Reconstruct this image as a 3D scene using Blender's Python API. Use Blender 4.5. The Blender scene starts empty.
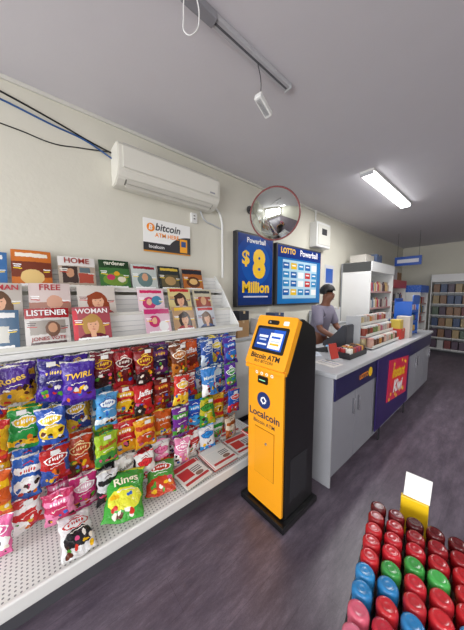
import bpy, bmesh, math, random
from mathutils import Vector, Matrix, Euler
random.seed(7)
R=math.radians
scene=bpy.context.scene
COL=scene.collection

# ------------------------------------------------------------------ helpers
def hexc(h):
    h=h.lstrip('#'); v=[int(h[i:i+2],16)/255 for i in (0,2,4)]
    return tuple([(x/12.92 if x<=.04045 else ((x+.055)/1.055)**2.4) for x in v])+(1,)
_mc={}
def mat(h,rough=.5,metal=0,emit=0,bump=0,bscale=60,var=.06,spec=.5,alpha=1,trans=0):
    key=(h,rough,metal,emit,bump,bscale,var,spec,alpha,trans)
    if key in _mc: return _mc[key]
    m=bpy.data.materials.new('mat_'+h); m.use_nodes=True
    nt=m.node_tree; p=nt.nodes['Principled BSDF']
    c=hexc(h)
    p.inputs['Roughness'].default_value=rough; p.inputs['Metallic'].default_value=metal
    p.inputs['Specular IOR Level'].default_value=spec
    p.inputs['Transmission Weight'].default_value=trans
    p.inputs['Alpha'].default_value=alpha
    tc=nt.nodes.new('ShaderNodeTexCoord')
    nz=nt.nodes.new('ShaderNodeTexNoise'); nz.inputs['Scale'].default_value=6; nz.inputs['Detail'].default_value=3
    nt.links.new(tc.outputs['Object'],nz.inputs['Vector'])
    mx=nt.nodes.new('ShaderNodeMix'); mx.data_type='RGBA'
    mx.inputs[6].default_value=tuple(x*(1-var) for x in c[:3])+(1,)
    mx.inputs[7].default_value=tuple(min(1,x*(1+var)) for x in c[:3])+(1,)
    nt.links.new(nz.outputs['Fac'],mx.inputs[0]); nt.links.new(mx.outputs[2],p.inputs['Base Color'])
    if emit:
        nt.links.new(mx.outputs[2],p.inputs['Emission Color']); p.inputs['Emission Strength'].default_value=emit
    if bump:
        n2=nt.nodes.new('ShaderNodeTexNoise'); n2.inputs['Scale'].default_value=bscale
        nt.links.new(tc.outputs['Object'],n2.inputs['Vector'])
        b=nt.nodes.new('ShaderNodeBump'); b.inputs['Strength'].default_value=bump; b.inputs['Distance'].default_value=.01
        nt.links.new(n2.outputs['Fac'],b.inputs['Height']); nt.links.new(b.outputs['Normal'],p.inputs['Normal'])
    _mc[key]=m
    return m

def paint(base,shapes,rough=.4,emit=0,ax=('X','Z'),wob=0,bump=0,bscale=25,wscale=8):
    """2D shapes in generated coordinates: ('r',cx,cy,hx,hy,col) ('e',cx,cy,rx,ry,col)"""
    m=bpy.data.materials.new('mat_print'); m.use_nodes=True
    nt=m.node_tree; p=nt.nodes['Principled BSDF']; N=nt.nodes.new; L=nt.links.new
    p.inputs['Roughness'].default_value=rough
    tc=N('ShaderNodeTexCoord'); sp=N('ShaderNodeSeparateXYZ'); cb=N('ShaderNodeCombineXYZ')
    L(tc.outputs['Generated'],sp.inputs[0]); L(sp.outputs[ax[0]],cb.inputs[0]); L(sp.outputs[ax[1]],cb.inputs[1])
    vec=cb.outputs[0]
    if wob:
        nz=N('ShaderNodeTexNoise'); nz.inputs['Scale'].default_value=wscale; L(vec,nz.inputs['Vector'])
        s=N('ShaderNodeVectorMath'); s.operation='SUBTRACT'; L(nz.outputs['Color'],s.inputs[0]); s.inputs[1].default_value=(.5,.5,.5)
        s2=N('ShaderNodeVectorMath'); s2.operation='MULTIPLY_ADD'; L(s.outputs[0],s2.inputs[0]); s2.inputs[1].default_value=(wob,wob,0); L(vec,s2.inputs[2])
        vec=s2.outputs[0]
    s3=N('ShaderNodeSeparateXYZ'); L(vec,s3.inputs[0])
    prev=None
    rgb=N('ShaderNodeRGB'); rgb.outputs[0].default_value=hexc(base); prev=rgb.outputs[0]
    for sh in shapes:
        k,cx,cy,a,b,c=sh
        if k=='r':
            n1=N('ShaderNodeMath'); n1.operation='COMPARE'; L(s3.outputs[0],n1.inputs[0]); n1.inputs[1].default_value=cx; n1.inputs[2].default_value=a
            n2=N('ShaderNodeMath'); n2.operation='COMPARE'; L(s3.outputs[1],n2.inputs[0]); n2.inputs[1].default_value=cy; n2.inputs[2].default_value=b
            n3=N('ShaderNodeMath'); n3.operation='MULTIPLY'; L(n1.outputs[0],n3.inputs[0]); L(n2.outputs[0],n3.inputs[1]); f=n3.outputs[0]
        else:
            n1=N('ShaderNodeVectorMath'); n1.operation='MULTIPLY_ADD'; L(vec,n1.inputs[0])
            n1.inputs[1].default_value=(1/a,1/b,0); n1.inputs[2].default_value=(-cx/a,-cy/b,0)
            n2=N('ShaderNodeVectorMath'); n2.operation='LENGTH'; L(n1.outputs[0],n2.inputs[0])
            n3=N('ShaderNodeMath'); n3.operation='LESS_THAN'; L(n2.outputs['Value'],n3.inputs[0]); n3.inputs[1].default_value=1; f=n3.outputs[0]
        mx=N('ShaderNodeMix'); mx.data_type='RGBA'; L(f,mx.inputs[0]); L(prev,mx.inputs[6]); mx.inputs[7].default_value=hexc(c)
        prev=mx.outputs[2]
    L(prev,p.inputs['Base Color'])
    if emit: L(prev,p.inputs['Emission Color']); p.inputs['Emission Strength'].default_value=emit
    if bump:
        n2=N('ShaderNodeTexNoise'); n2.inputs['Scale'].default_value=bscale; n2.inputs['Distortion'].default_value=.8; L(tc.outputs['Object'],n2.inputs['Vector'])
        bb=N('ShaderNodeBump'); bb.inputs['Strength'].default_value=bump; bb.inputs['Distance'].default_value=.012
        L(n2.outputs['Fac'],bb.inputs['Height']); L(bb.outputs['Normal'],p.inputs['Normal'])
    return m

def perf(base,hole,scale,axes):
    m=bpy.data.materials.new('mat_perforated'); m.use_nodes=True
    nt=m.node_tree; p=nt.nodes['Principled BSDF']; N=nt.nodes.new; L=nt.links.new
    p.inputs['Roughness'].default_value=.45
    tc=N('ShaderNodeTexCoord'); sp=N('ShaderNodeSeparateXYZ'); cb=N('ShaderNodeCombineXYZ')
    L(tc.outputs['Object'],sp.inputs[0]); L(sp.outputs[axes[0]],cb.inputs[0]); L(sp.outputs[axes[1]],cb.inputs[1])
    a=N('ShaderNodeVectorMath'); a.operation='SCALE'; a.inputs['Scale'].default_value=scale; L(cb.outputs[0],a.inputs[0])
    f=N('ShaderNodeVectorMath'); f.operation='FRACTION'; L(a.outputs[0],f.inputs[0])
    s=N('ShaderNodeVectorMath'); s.operation='SUBTRACT'; s.inputs[1].default_value=(.5,.5,0); L(f.outputs[0],s.inputs[0])
    l=N('ShaderNodeVectorMath'); l.operation='LENGTH'; L(s.outputs[0],l.inputs[0])
    t=N('ShaderNodeMath'); t.operation='LESS_THAN'; t.inputs[1].default_value=.23; L(l.outputs['Value'],t.inputs[0])
    mx=N('ShaderNodeMix'); mx.data_type='RGBA'; L(t.outputs[0],mx.inputs[0]); mx.inputs[6].default_value=hexc(base); mx.inputs[7].default_value=hexc(hole)
    L(mx.outputs[2],p.inputs['Base Color'])
    return m

def obj(name,me,m=None,par=None,loc=(0,0,0),rot=(0,0,0),smooth=False):
    o=bpy.data.objects.new(name,me); COL.objects.link(o)
    o.location=loc; o.rotation_euler=rot
    if par: o.parent=par
    if m is not None and me is not None:
        for mm in (m if isinstance(m,(list,tuple)) else [m]): me.materials.append(mm)
    if smooth and me is not None:
        for p in me.polygons: p.use_smooth=True
    return o
def top(o,label,cat,group=None):
    o['label']=label; o['category']=cat
    if group: o['group']=group
    return o
def empty(name,loc,rot=(0,0,0),par=None):
    o=bpy.data.objects.new(name,None); o.empty_display_size=.1; COL.objects.link(o); o.location=loc; o.rotation_euler=rot
    if par: o.parent=par
    return o
def wl(o):
    v=Vector((0,0,0))
    while o: v+=o.location; o=o.parent
    return v
def bm2me(bm,name='mesh'):
    bmesh.ops.recalc_face_normals(bm,faces=bm.faces)
    me=bpy.data.meshes.new(name); bm.to_mesh(me); bm.free(); return me
def boxme(x0,x1,y0,y1,z0,z1,bev=.003):
    bm=bmesh.new(); bmesh.ops.create_cube(bm,size=1)
    for v in bm.verts: v.co=Vector(((v.co.x)*(x1-x0)+(x0+x1)/2,(v.co.y)*(y1-y0)+(y0+y1)/2,(v.co.z)*(z1-z0)+(z0+z1)/2))
    b=min(bev,.3*min(abs(x1-x0),abs(y1-y0),abs(z1-z0)))
    if b>0: bmesh.ops.bevel(bm,geom=bm.edges[:],offset=b,segments=2,affect='EDGES',profile=.5)
    return bm2me(bm)
def bx(name,x0,x1,y0,y1,z0,z1,m,par=None,bev=.003,w=False):
    cx,cy=(x0+x1)/2,(y0+y1)/2
    me=boxme(x0-cx,x1-cx,y0-cy,y1-cy,0,z1-z0,bev)
    loc=Vector((cx,cy,z0))
    if w and par: loc-=wl(par)
    return obj(name,me,m,par,loc)
def lathe(prof,seg=24):
    bm=bmesh.new(); rings=[]
    for r,z in prof:
        if r<1e-6: rings.append([bm.verts.new((0,0,z))])
        else: rings.append([bm.verts.new((r*math.cos(2*math.pi*i/seg),r*math.sin(2*math.pi*i/seg),z)) for i in range(seg)])
    for a,b in zip(rings,rings[1:]):
        for i in range(seg):
            j=(i+1)%seg
            if len(a)==1 and len(b)==1: continue
            if len(a)==1: bm.faces.new((a[0],b[i],b[j]))
            elif len(b)==1: bm.faces.new((a[i],a[j],b[0]))
            else: bm.faces.new((a[i],a[j],b[j],b[i]))
    return bm2me(bm)
def cyl(name,r,h,m,par=None,loc=(0,0,0),rot=(0,0,0),seg=20):
    b=min(.15*r,.15*h)
    return obj(name,lathe([(0,0),(r-b,0),(r,b),(r,h-b),(r-b,h),(0,h)],seg),m,par,loc,rot)
def prism(pts,x0,x1,bev=.004):
    bm=bmesh.new()
    a=[bm.verts.new((x0,y,z)) for y,z in pts]; b=[bm.verts.new((x1,y,z)) for y,z in pts]
    bm.faces.new(a); bm.faces.new(b[::-1])
    n=len(pts)
    for i in range(n): bm.faces.new((a[i],b[i],b[(i+1)%n],a[(i+1)%n]))
    if bev: bmesh.ops.bevel(bm,geom=bm.edges[:],offset=bev,segments=2,affect='EDGES')
    return bm2me(bm)
def rrect(w,h,r,t,seg=5):
    pts=[]
    for cx,cz,a0 in ((w/2-r,h-r,0),(-w/2+r,h-r,90),(-w/2+r,r,180),(w/2-r,r,270)):
        for i in range(seg+1):
            a=R(a0+90*i/seg); pts.append((cx+r*math.cos(a),cz+r*math.sin(a)))
    bm=bmesh.new()
    a=[bm.verts.new((x,-t,z)) for x,z in pts]; b=[bm.verts.new((x,0,z)) for x,z in pts]
    bm.faces.new(a); bm.faces.new(b[::-1]); n=len(pts)
    for i in range(n): bm.faces.new((a[i],b[i],b[(i+1)%n],a[(i+1)%n]))
    return bm2me(bm)
def evalmesh(o):
    dg=bpy.context.evaluated_depsgraph_get(); dg.update()
    me=bpy.data.meshes.new_from_object(o.evaluated_get(dg)); return me
def tube(name,pts,r,m,par=None,smoothc=True,w=False):
    cu=bpy.data.curves.new('c','CURVE'); cu.dimensions='3D'; cu.bevel_depth=r; cu.bevel_resolution=3; cu.use_fill_caps=True
    off=wl(par) if (w and par) else Vector((0,0,0))
    if smoothc:
        s=cu.splines.new('BEZIER'); s.bezier_points.add(len(pts)-1)
        for bp,p in zip(s.bezier_points,pts): bp.co=Vector(p)-off; bp.handle_left_type=bp.handle_right_type='AUTO'
        cu.resolution_u=8
    else:
        s=cu.splines.new('POLY'); s.points.add(len(pts)-1)
        for bp,p in zip(s.points,pts): bp.co=tuple(Vector(p)-off)+(1,)
    t=bpy.data.objects.new('t',cu); COL.objects.link(t); me=evalmesh(t); bpy.data.objects.remove(t)
    me.materials.clear()
    return obj(name,me,m,par,smooth=True)
_tc={}
def textme(s,bold=.012,shear=0):
    k=(s,bold,shear)
    if k not in _tc:
        cu=bpy.data.curves.new('t','FONT'); cu.body=s; cu.align_x='CENTER'; cu.align_y='CENTER'; cu.offset=bold; cu.resolution_u=3; cu.shear=shear
        cu.space_line=.9
        t=bpy.data.objects.new('t',cu); COL.objects.link(t); me=evalmesh(t); bpy.data.objects.remove(t)
        me.materials.clear(); _tc[k]=me
    return _tc[k]
def text(s,width,m,par,x,y,z,height=None,bold=.012,name='lettering',shear=0,fn=None,rot=0,maxh=None):
    me=textme(s,bold,shear).copy()
    xs=[v.co.x for v in me.vertices]; ys=[v.co.y for v in me.vertices]
    cx=(max(xs)+min(xs))/2; cy=(max(ys)+min(ys))/2
    k=width/(max(xs)-min(xs)); kz=k if height is None else height/(max(ys)-min(ys))
    if maxh and kz*(max(ys)-min(ys))>maxh: k*=maxh/(kz*(max(ys)-min(ys))); kz=maxh/(max(ys)-min(ys))
    ca,sa=math.cos(rot),math.sin(rot)
    for v in me.vertices:
        a=(v.co.x-cx)*k; b=(v.co.y-cy)*kz
        a,b=a*ca-b*sa,a*sa+b*ca
        yy=0 if fn is None else fn(a+x,b+z)-y
        v.co=Vector((a,yy,b))
    return obj(name,me,m,par,(x,y,z))
def structure(o): o['kind']='structure'; return o

# ------------------------------------------------------------------ materials
M_wall=mat('d2cfc2',.8,bump=.1,bscale=40,var=.03)
M_ceil=mat('cecbcf',.85,var=.02,bump=.05)
M_white=mat('dededc',.4,var=.03)
M_offw=mat('d2d1c9',.45,var=.03)
M_black=mat('121214',.3,var=.1)
M_dark=mat('2a2a2e',.5)
M_grey=mat('9a9ca3',.5)
M_lgrey=mat('b9bbbe',.45)
M_navy=mat('1c1a4a',.35)
M_yel=mat('f0a01c',.3,var=.02)
M_chrome=mat('c8c8cc',.2,1)
M_orange=mat('f7931a',.4)
M_gold=mat('f5c51c',.4)
M_txtw=mat('f4f4f4',.5,var=0)
M_txtk=mat('17181c',.5,var=0)
M_lamp=mat('ffffff',.5,emit=9,var=0)

def floor_mat():
    m=bpy.data.materials.new('mat_vinyl_floor'); m.use_nodes=True
    nt=m.node_tree; p=nt.nodes['Principled BSDF']; N=nt.nodes.new; L=nt.links.new
    tc=N('ShaderNodeTexCoord'); mp=N('ShaderNodeMapping'); mp.inputs['Scale'].default_value=(7,1.6,1)
    L(tc.outputs['Object'],mp.inputs[0])
    n=N('ShaderNodeTexNoise'); n.inputs['Scale'].default_value=2.2; n.inputs['Detail'].default_value=10; n.inputs['Roughness'].default_value=.78; L(mp.outputs[0],n.inputs['Vector'])
    cr=N('ShaderNodeValToRGB'); e=cr.color_ramp.elements
    e[0].position=.3; e[0].color=hexc('443c48'); e[1].position=.75; e[1].color=hexc('7e7280')
    x=e.new(.52); x.color=hexc('5f5561')
    L(n.outputs['Fac'],cr.inputs[0])
    n2=N('ShaderNodeTexNoise'); n2.inputs['Scale'].default_value=60; n2.inputs['Detail'].default_value=5; n2.inputs['Roughness'].default_value=.8; L(mp.outputs[0],n2.inputs['Vector'])
    mx=N('ShaderNodeMix'); mx.data_type='RGBA'; mx.blend_type='OVERLAY'; mx.inputs[0].default_value=.6
    L(cr.outputs[0],mx.inputs[6]); L(n2.outputs['Fac'],mx.inputs[7])
    br=N('ShaderNodeTexBrick'); br.inputs['Scale'].default_value=1; br.inputs['Mortar Size'].default_value=.0012
    br.inputs['Brick Width'].default_value=1.2; br.inputs['Row Height'].default_value=.18
    br.inputs['Color1'].default_value=(1,1,1,1); br.inputs['Color2'].default_value=(.9,.9,.9,1); br.inputs['Mortar'].default_value=(.65,.65,.65,1)
    mp2=N('ShaderNodeMapping'); mp2.inputs['Rotation'].default_value=(0,0,R(90)); L(tc.outputs['Object'],mp2.inputs[0]); L(mp2.outputs[0],br.inputs['Vector'])
    m2=N('ShaderNodeMix'); m2.data_type='RGBA'; m2.blend_type='MULTIPLY'; m2.inputs[0].default_value=.8
    L(mx.outputs[2],m2.inputs[6]); L(br.outputs['Color'],m2.inputs[7]); L(m2.outputs[2],p.inputs['Base Color'])
    p.inputs['Roughness'].default_value=.36
    return m

# ------------------------------------------------------------------ room
H=2.96
XW=-2.2; XE=3.2; YS=-3.0; YN=8.8
structure(bx('floor',XW-.1,XE+.1,YS-.1,YN+.1,-.1,0,floor_mat(),bev=0))
structure(bx('ceiling',XW-.1,XE+.1,YS-.1,YN+.1,H,H+.1,M_ceil,bev=0))
structure(bx('wall_west',XW-.12,XW,YS-.1,YN+.1,0,H,M_wall,bev=0))
structure(bx('wall_east',XE,XE+.12,YS-.1,YN+.1,0,H,M_wall,bev=0))
structure(bx('wall_north',XW,XE,YN,YN+.12,0,H,M_wall,bev=0))
def wall_south():
    bm=bmesh.new()
    def add(x0,x1,z0,z1):
        r=bmesh.ops.create_cube(bm,size=1)['verts']
        for v in r: v.co=Vector((v.co.x*(x1-x0)+(x0+x1)/2,v.co.y*.12+YS-.06,v.co.z*(z1-z0)+(z0+z1)/2))
    add(XW,XE,2.5,H); add(XW,XE,0,.45); add(XW,XW+.25,.45,2.5); add(XE-.25,XE,.45,2.5)
    return bm2me(bm)
structure(obj('wall_south',wall_south(),M_wall))
M_glass=bpy.data.materials.new('mat_glass'); M_glass.use_nodes=True
_nt=M_glass.node_tree; _p=_nt.nodes['Principled BSDF']; _nt.nodes.remove(_p)
_t=_nt.nodes.new('ShaderNodeBsdfTransparent'); _g=_nt.nodes.new('ShaderNodeBsdfGlossy'); _g.inputs['Roughness'].default_value=.05
_x=_nt.nodes.new('ShaderNodeMixShader'); _x.inputs[0].default_value=.1
_nt.links.new(_t.outputs[0],_x.inputs[1]); _nt.links.new(_g.outputs[0],_x.inputs[2]); _nt.links.new(_x.outputs[0],_nt.nodes['Material Output'].inputs[0])
nwin=3; ww=(XE-XW-.5)/nwin
for i in range(nwin):
    x0=XW+.25+i*ww
    e=empty('window_%d'%(i+1),(x0+ww/2,YS-.05,.45)); structure(e); 
    for nm,a in (('window_frame',(x0,x0+.05,.45,2.5)),('window_frame',(x0+ww-.05,x0+ww,.45,2.5)),('window_frame',(x0+.05,x0+ww-.05,.45,.5)),('window_frame',(x0+.05,x0+ww-.05,2.45,2.5))):
        bx(nm,a[0],a[1],YS-.08,YS-.02,a[2],a[3],M_dark,e,w=True)
    bx('window_pane',x0+.05,x0+ww-.05,YS-.053,YS-.047,.5,2.45,M_glass,e,bev=0,w=True)
structure(bx('baseboard_west',XW,XW+.012,1.75,YN,0,.1,M_dark))
structure(bx('trim_1',XW,XW+.02,YS,YN,H-.025,H,M_offw))
d=empty('door_1',(1.2,YN-.02,0)); structure(d)
bx('door_frame',.75,.82,YN-.05,YN,0,2.1,M_white,d,w=True); bx('door_frame',1.58,1.65,YN-.05,YN,0,2.1,M_white,d,w=True); bx('door_frame',.75,1.65,YN-.05,YN,2.1,2.17,M_white,d,w=True)
bx('door_leaf',.82,1.58,YN-.04,YN-.005,0.01,2.1,mat('8f8a86',.5),d,w=True)
cyl('door_knob',.03,.06,M_chrome,d,(.3,-.02,1.0),(R(90),0,0))

# ------------------------------------------------------------------ camera
cam=bpy.data.cameras.new('camera'); co=bpy.data.objects.new('camera',cam); COL.objects.link(co)
cam.sensor_fit='HORIZONTAL'; cam.sensor_width=36; cam.lens=36*237/464; cam.clip_start=.02
cam.shift_x=3.5/464
co.location=(0,0,1.55); co.rotation_euler=(R(90-4.8),0,R(49.9))
scene.camera=co

# ------------------------------------------------------------------ gondola
G=top(empty('gondola_shelf',(-1.75,.6,0)),'white metal gondola shelf with perforated back and deck','shelf')
gy0,gy1=-.75,1.66
M_perfb=perf('d4d4d0','707073',40,('Y','Z')); M_perfd=perf('d8d8d4','808082',48,('X','Y'))
bx('back_panel',-1.87,-1.85,gy0,gy1,.2,1.2,M_perfb,G,w=True)
bx('body',-2.18,-1.875,gy0,gy1,.0,1.195,M_offw,G,w=True)
bx('deck',-1.85,-1.335,gy0,gy1,.175,.2,M_perfd,G,w=True)
bx('deck_lip',-1.33,-1.31,gy0,gy1,.145,.215,M_white,G,w=True,bev=.006)
bx('kick_plate',-1.40,-1.385,gy0,gy1,0,.17,mat('4a4a50',.5),G,w=True)
bx('end_panel',-1.85,-1.34,gy1,gy1+.02,0,.2,M_white,G,w=True)
bx('top_ledge',-1.87,-1.76,gy0,gy1,1.2,1.22,M_white,G,w=True)
bx('price_rail',-1.755,-1.748,gy0,gy1,1.19,1.221,M_white,G,w=True,bev=.001)
for zr in (1.165,.95,.70,.45):
    bx('hook_rail',-1.85,-1.838,gy0,gy1,zr,zr+.025,M_lgrey,G,w=True,bev=.002)

# bags ------------------------------------------------------------
def bagf(w,h,t,u,v):
    e=1-abs(2*u-1)**2.6
    if v<.07 or v>.93: p=0
    else:
        q=(v-.07)/.86; p=(math.sin(math.pi*q))**.5
    return .0012+t/2*max(0,e)**.7*p
def bagmesh(w,h,t,seed):
    rnd=random.Random(seed); bm=bmesh.new(); nx,nz=16,20
    ph=[rnd.uniform(0,6.3) for _ in range(6)]
    sk=rnd.uniform(-.03,.03)
    def wr(u,v):
        a=(math.sin(u*15+ph[0]+v*6)*math.sin(v*11+ph[1])+.7*math.sin(v*23+u*13+ph[2])*math.sin(u*9+ph[4]))*.0038
        edge=math.exp(-((v-.1)/.1)**2)+math.exp(-((v-.9)/.1)**2)
        return a+.0045*edge*math.sin(u*34+ph[3])
    F=[];B=[]
    for j in range(nz+1):
        v=j/nz; fr=[];bk=[]
        for i in range(nx+1):
            u=i/nx; f=bagf(w,h,t,u,v)
            inn=0 if (v<.07 or v>.93) else math.sin(math.pi*v)
            x=(u-.5)*w*(1-.09*inn)+.003*math.sin(v*20+ph[3])*abs(2*u-1)+sk*w*(v-.5)
            z=v*h+ .006*math.sin(u*7+ph[2])*(1 if v>.9 or v<.1 else 0)
            k=wr(u,v)*(f/(t/2))
            sl=.003*math.sin(u*14+ph[5]) if (v>.93 or v<.07) else 0
            fr.append(bm.verts.new((x,-f-k+sl,z))); bk.append(bm.verts.new((x,f+sl,z)))
        F.append(fr);B.append(bk)
    for j in range(nz):
        for i in range(nx):
            bm.faces.new((F[j][i],F[j][i+1],F[j+1][i+1],F[j+1][i])); bm.faces.new((B[j][i],B[j+1][i],B[j+1][i+1],B[j][i+1]))
        bm.faces.new((F[j][0],F[j+1][0],B[j+1][0],B[j][0])); bm.faces.new((F[j][nx],B[j][nx],B[j+1][nx],F[j+1][nx]))
    for i in range(nx):
        bm.faces.new((F[0][i],B[0][i],B[0][i+1],F[0][i+1])); bm.faces.new((F[nz][i],F[nz][i+1],B[nz][i+1],B[nz][i]))
    return bm2me(bm)
CANDY=['c83020','e0b018','489028','2a60b8','c84878','e8e4dc','d87018','5a2814','30180c','f0e8d8']
def bagprint(base,acc,rnd,style=None,logo=None):
    sh=[]
    sh.append(('r',.5,.97,.5,.025,'d8d4cc' if rnd.random()<.3 else acc)); sh.append(('r',.5,.025,.5,.025,base))
    st=style if style is not None else rnd.randint(0,3)
    if st==0: sh+=[('e',.5,.2,.56,.22,acc)]
    elif st==1: sh+=[('r',.5,.2,.5,.08,acc)]
    elif st==2: sh+=[('e',.5,.36,.4,.2,acc)]
    else: sh+=[('e',.1,.15,.4,.3,acc),('e',.95,.5,.2,.3,acc)]
    for k in range(9):
        sh.append(('e',rnd.uniform(.15,.85),rnd.uniform(.1,.42),rnd.uniform(.04,.1),rnd.uniform(.03,.06),rnd.choice(CANDY)))
    sh.append(('r',.5,.5,.22,.008,'e8e4dc'))
    if logo:
        # brand emblem: oval or ribbon with small worn print
        if rnd.random()<.6:
            sh.append(('e',.5,.68,.36,.115,logo)); sh.append(('e',.5,.68,.32,.09,base if rnd.random()<.5 else acc)); n=6; hb_=.03
        else:
            sh.append(('r',.5,.70,.40,.07,acc)); n=6; hb_=.028
        for k in range(n):
            xx=.5-.2+.08*k
            sh.append(('e',xx,.69+.02*(xx-.5),.024,hb_+rnd.uniform(0,.015),logo))
        sh.append(('r',.5,.83,.16,.012,logo))
    return paint(base,sh,rough=.2,wob=.13,bump=1.0,bscale=24)
def bag(name,w,h,t,base,acc,txt,tcol,loc,rot,label,group,seed,style=None,lettersize=.74):
    rnd=random.Random(seed)
    o=obj(name,bagmesh(w,h,t,seed),bagprint(base,acc,rnd,style,None if txt else tcol),None,loc,rot,smooth=True)
    top(o,label,'bag of sweets' if 'candy' in name else 'bag of chips',group)
    if txt:
        fn=lambda x,z: -bagf(w,h,t,min(1,max(0,x/w+.5)),min(1,max(0,z/h)))-.0055
        text(txt,w*lettersize,mat(tcol,.4,var=0),o,0,-t/2-.003,h*.68,bold=.02,fn=fn,rot=R(rnd.choice([0,6,12])),name='logo',maxh=h*.22,shear=rnd.choice([0,.25]))
    return o
P='candy_bag'
rows=[
 (1.09,.215,[('2b1f7a','e8b820','','ffffff'),('4a2a8a','c89828','Roses','e8c050'),('241c66','3a1f8c','','e8c858'),('3c1f8a','5a2fa8','TWIRL','f0c030'),('6a1420','2a0a10','','e8b81c'),('a01420','5a1018','','f0e8e0'),('7a1418','2c0c0e','','e8c030'),('2a1240','6a2a6a','','f5c51c'),('6a3418','b06820','','f0e8d8'),('c0501a','6a2010','Jaffas','f0f0f0'),('2a52a0','c8d8e8','','e8f0f8'),('2a4aa0','d8c030','','e8e8e8'),('4a2a8a','2a6ac0','','f0f0f0')]),
 (.845,.21,[('c02828','e5b51c','','ffffff'),('2a9a48','f5c51c','','ffffff'),('2450a8','e0c028','','ffffff'),('1c3278','c8a020','','e8e8f0'),('4a98d0','e4f0f6','','1c4a98'),('c41a1c','e5b51c','','ffffff'),('b81820','202020','Jaffas','ffffff'),('6a1418','b03010','','f0c840'),('c83028','f0c830','','f0f0f0'),('b02a20','2a4ab0','','ffffff'),('3a80c8','ffffff','Minties','e8f0e8'),('2a60b0','d8f0f5','','f0f0f0'),('5a2a98','489848','','ffffff')]),
 (.595,.21,[('d05a20','e5b51c','','ffffff'),('2a60b8','ffffff','','d02020'),('b01c1c','2a4a98','','ffffff'),('b83c18','502010','','f0d8a0'),('98b828','38883a','Snakes','b02020'),('c81a24','e09818','','ffffff'),('d89a1c','b84018','','a02010'),('c85818','e5c83a','Party Mix','f4f0e0'),('6a2a8a','489838','','ffffff'),('1c48b0','38a0e8','','ffffff'),('b8b020','389038','','205a20'),('d0a020','c82820','','a01818'),('2050a8','d02828','','e0e0e0')]),
 (.35,.20,[('e06aa0','ffffff','','ffffff'),('c82828','ffffff','','ffffff'),('b82858','e080a8','','ffffff'),('c83078','e5b8cc','','ffffff'),('c8c8cc','202024','','202024'),('dcdad6','303038','Eskimos','302830'),('dcdcda','d02830','','a02028'),('d8d8d8','e880b0','','c03070'),('d880a8','ffffff','','ffffff'),('c83a40','ffffff','','ffffff'),('d8d8da','2a8ad0','','1a4a9a'),('e0e0e0','38a038','','208040'),('d8c8b0','a85a28','','7a3a18')]),
]
for ri,(zc,hh,lst) in enumerate(rows):
    for i,(b_,a_,t_,tc_) in enumerate(lst):
        y=.07+.131*(i-2)+random.uniform(-.012,.012)
        w=random.uniform(.132,.155)
        if i==3 and ri==0: w=.17
        h=hh*random.uniform(.95,1.16)+(.03 if (i==3 and ri==0) else 0)
        xf=(-1.648 if i%2 else -1.595)+random.uniform(-.008,.012)
        if i==3 and ri==0: xf=-1.565
        topz=zc+.105+random.uniform(-.02,.0)
        zz=topz-h
        bag(P,w,h,.052,b_,a_,t_,tc_,(xf,y,zz),(R(random.uniform(-5,2)),R(random.uniform(-6,6)),R(90+random.uniform(-14,8))),
            'plump hanging sweets bag on a peg hook of the gondola','bags of sweets on the peg hooks',100*ri+i)
        zt=topz-.012
        tube('hook',[(-1.845,y,zt-.006),(-1.70,y,zt+.0),(xf+.04,y,zt+.01)],.0025,M_chrome,G,w=True)
        if (i+ri)%2==0:
            bx('price_ticket',xf+.038,xf+.041,y-.02,y+.02,zt-.012,zt+.012,M_white,G,bev=.0005,w=True)
for ri in (0,1,2,3):
    zc=rows[ri][0]
    for i in range(13):
        b_,a_,t_,tc_=rows[ri][2][i]
        rr=random.Random(100*ri+i)
        o=obj(P,bagmesh(.128,.205,.04,900+ri*20+i),bagprint(b_,a_,rr,None,tc_),None,(-1.725,.07+.131*(i-2)+.01,zc-.11),(0,0,R(90)),smooth=True)
        top(o,'sweets bag hanging behind another on the same peg hook','bag of sweets','bags of sweets on the peg hooks')

# bags on deck
bag('chip_bag',.23,.30,.08,'3a9a34','d8d83a','Rings','f0ead0',(-1.36,.35,.245),(R(-66),R(8),R(72)),'large green snack bag lying on the gondola deck','snack bags on the deck',501,2)
bag('chip_bag',.20,.26,.06,'48903a','b83a20','','f0f0f0',(-1.40,.60,.238),(R(-74),R(-3),R(66)),'green and red snack bag lying behind another on the deck','snack bags on the deck',502,0)
bag('chip_bag',.16,.24,.05,'d4d4d4','202024','','b02020',(-1.325,.135,.232),(R(-78),R(4),R(92)),'white and black snack packet lying at the front of the deck','snack bags on the deck',503,2)
# papers on the deck
for (y,x,c1,c2,n) in [(.875,-1.36,'b8282a','dcdcda',2),(1.125,-1.36,'d0d0ca','b02828',4),(1.375,-1.36,'c03028','e0dcd8',3),(1.56,-1.37,'3a6a40','c83038',5),(.90,-1.62,'a82828','d8d8d2',3),(1.15,-1.62,'d8d8d8','a82a2a',2),(1.40,-1.62,'c03028','dcdcdc',4)]:
    wdt=.055 if y>1.5 else .115
    for j in range(n):
        me=boxme(-wdt,wdt,-.009,0,0,.235,.002)
        l_=j==n-1
        o=obj('newspaper',me,paint(c2 if (j%2==0) else 'd8d4cc',[('r',.5,.86,.47,.1,c1),('r',.3,.5,.22,.2,c1),('r',.72,.6,.18,.02,'555555'),('r',.72,.52,.18,.02,'666666'),('r',.72,.44,.18,.02,'555555'),('r',.5,.15,.45,.05,'b02a28'),('e',.7,.3,.15,.08,'806050')],rough=.5,wob=.02),None,(x+(.015 if l_ else 0),y,.2105+.0095*j),(R(-90),0,R(90+(random.uniform(-7,7) if l_ and wdt>.1 else 0))))
        top(o,'folded newspaper with red headline stacked on the deck','newspaper','newspapers on the deck')

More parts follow.
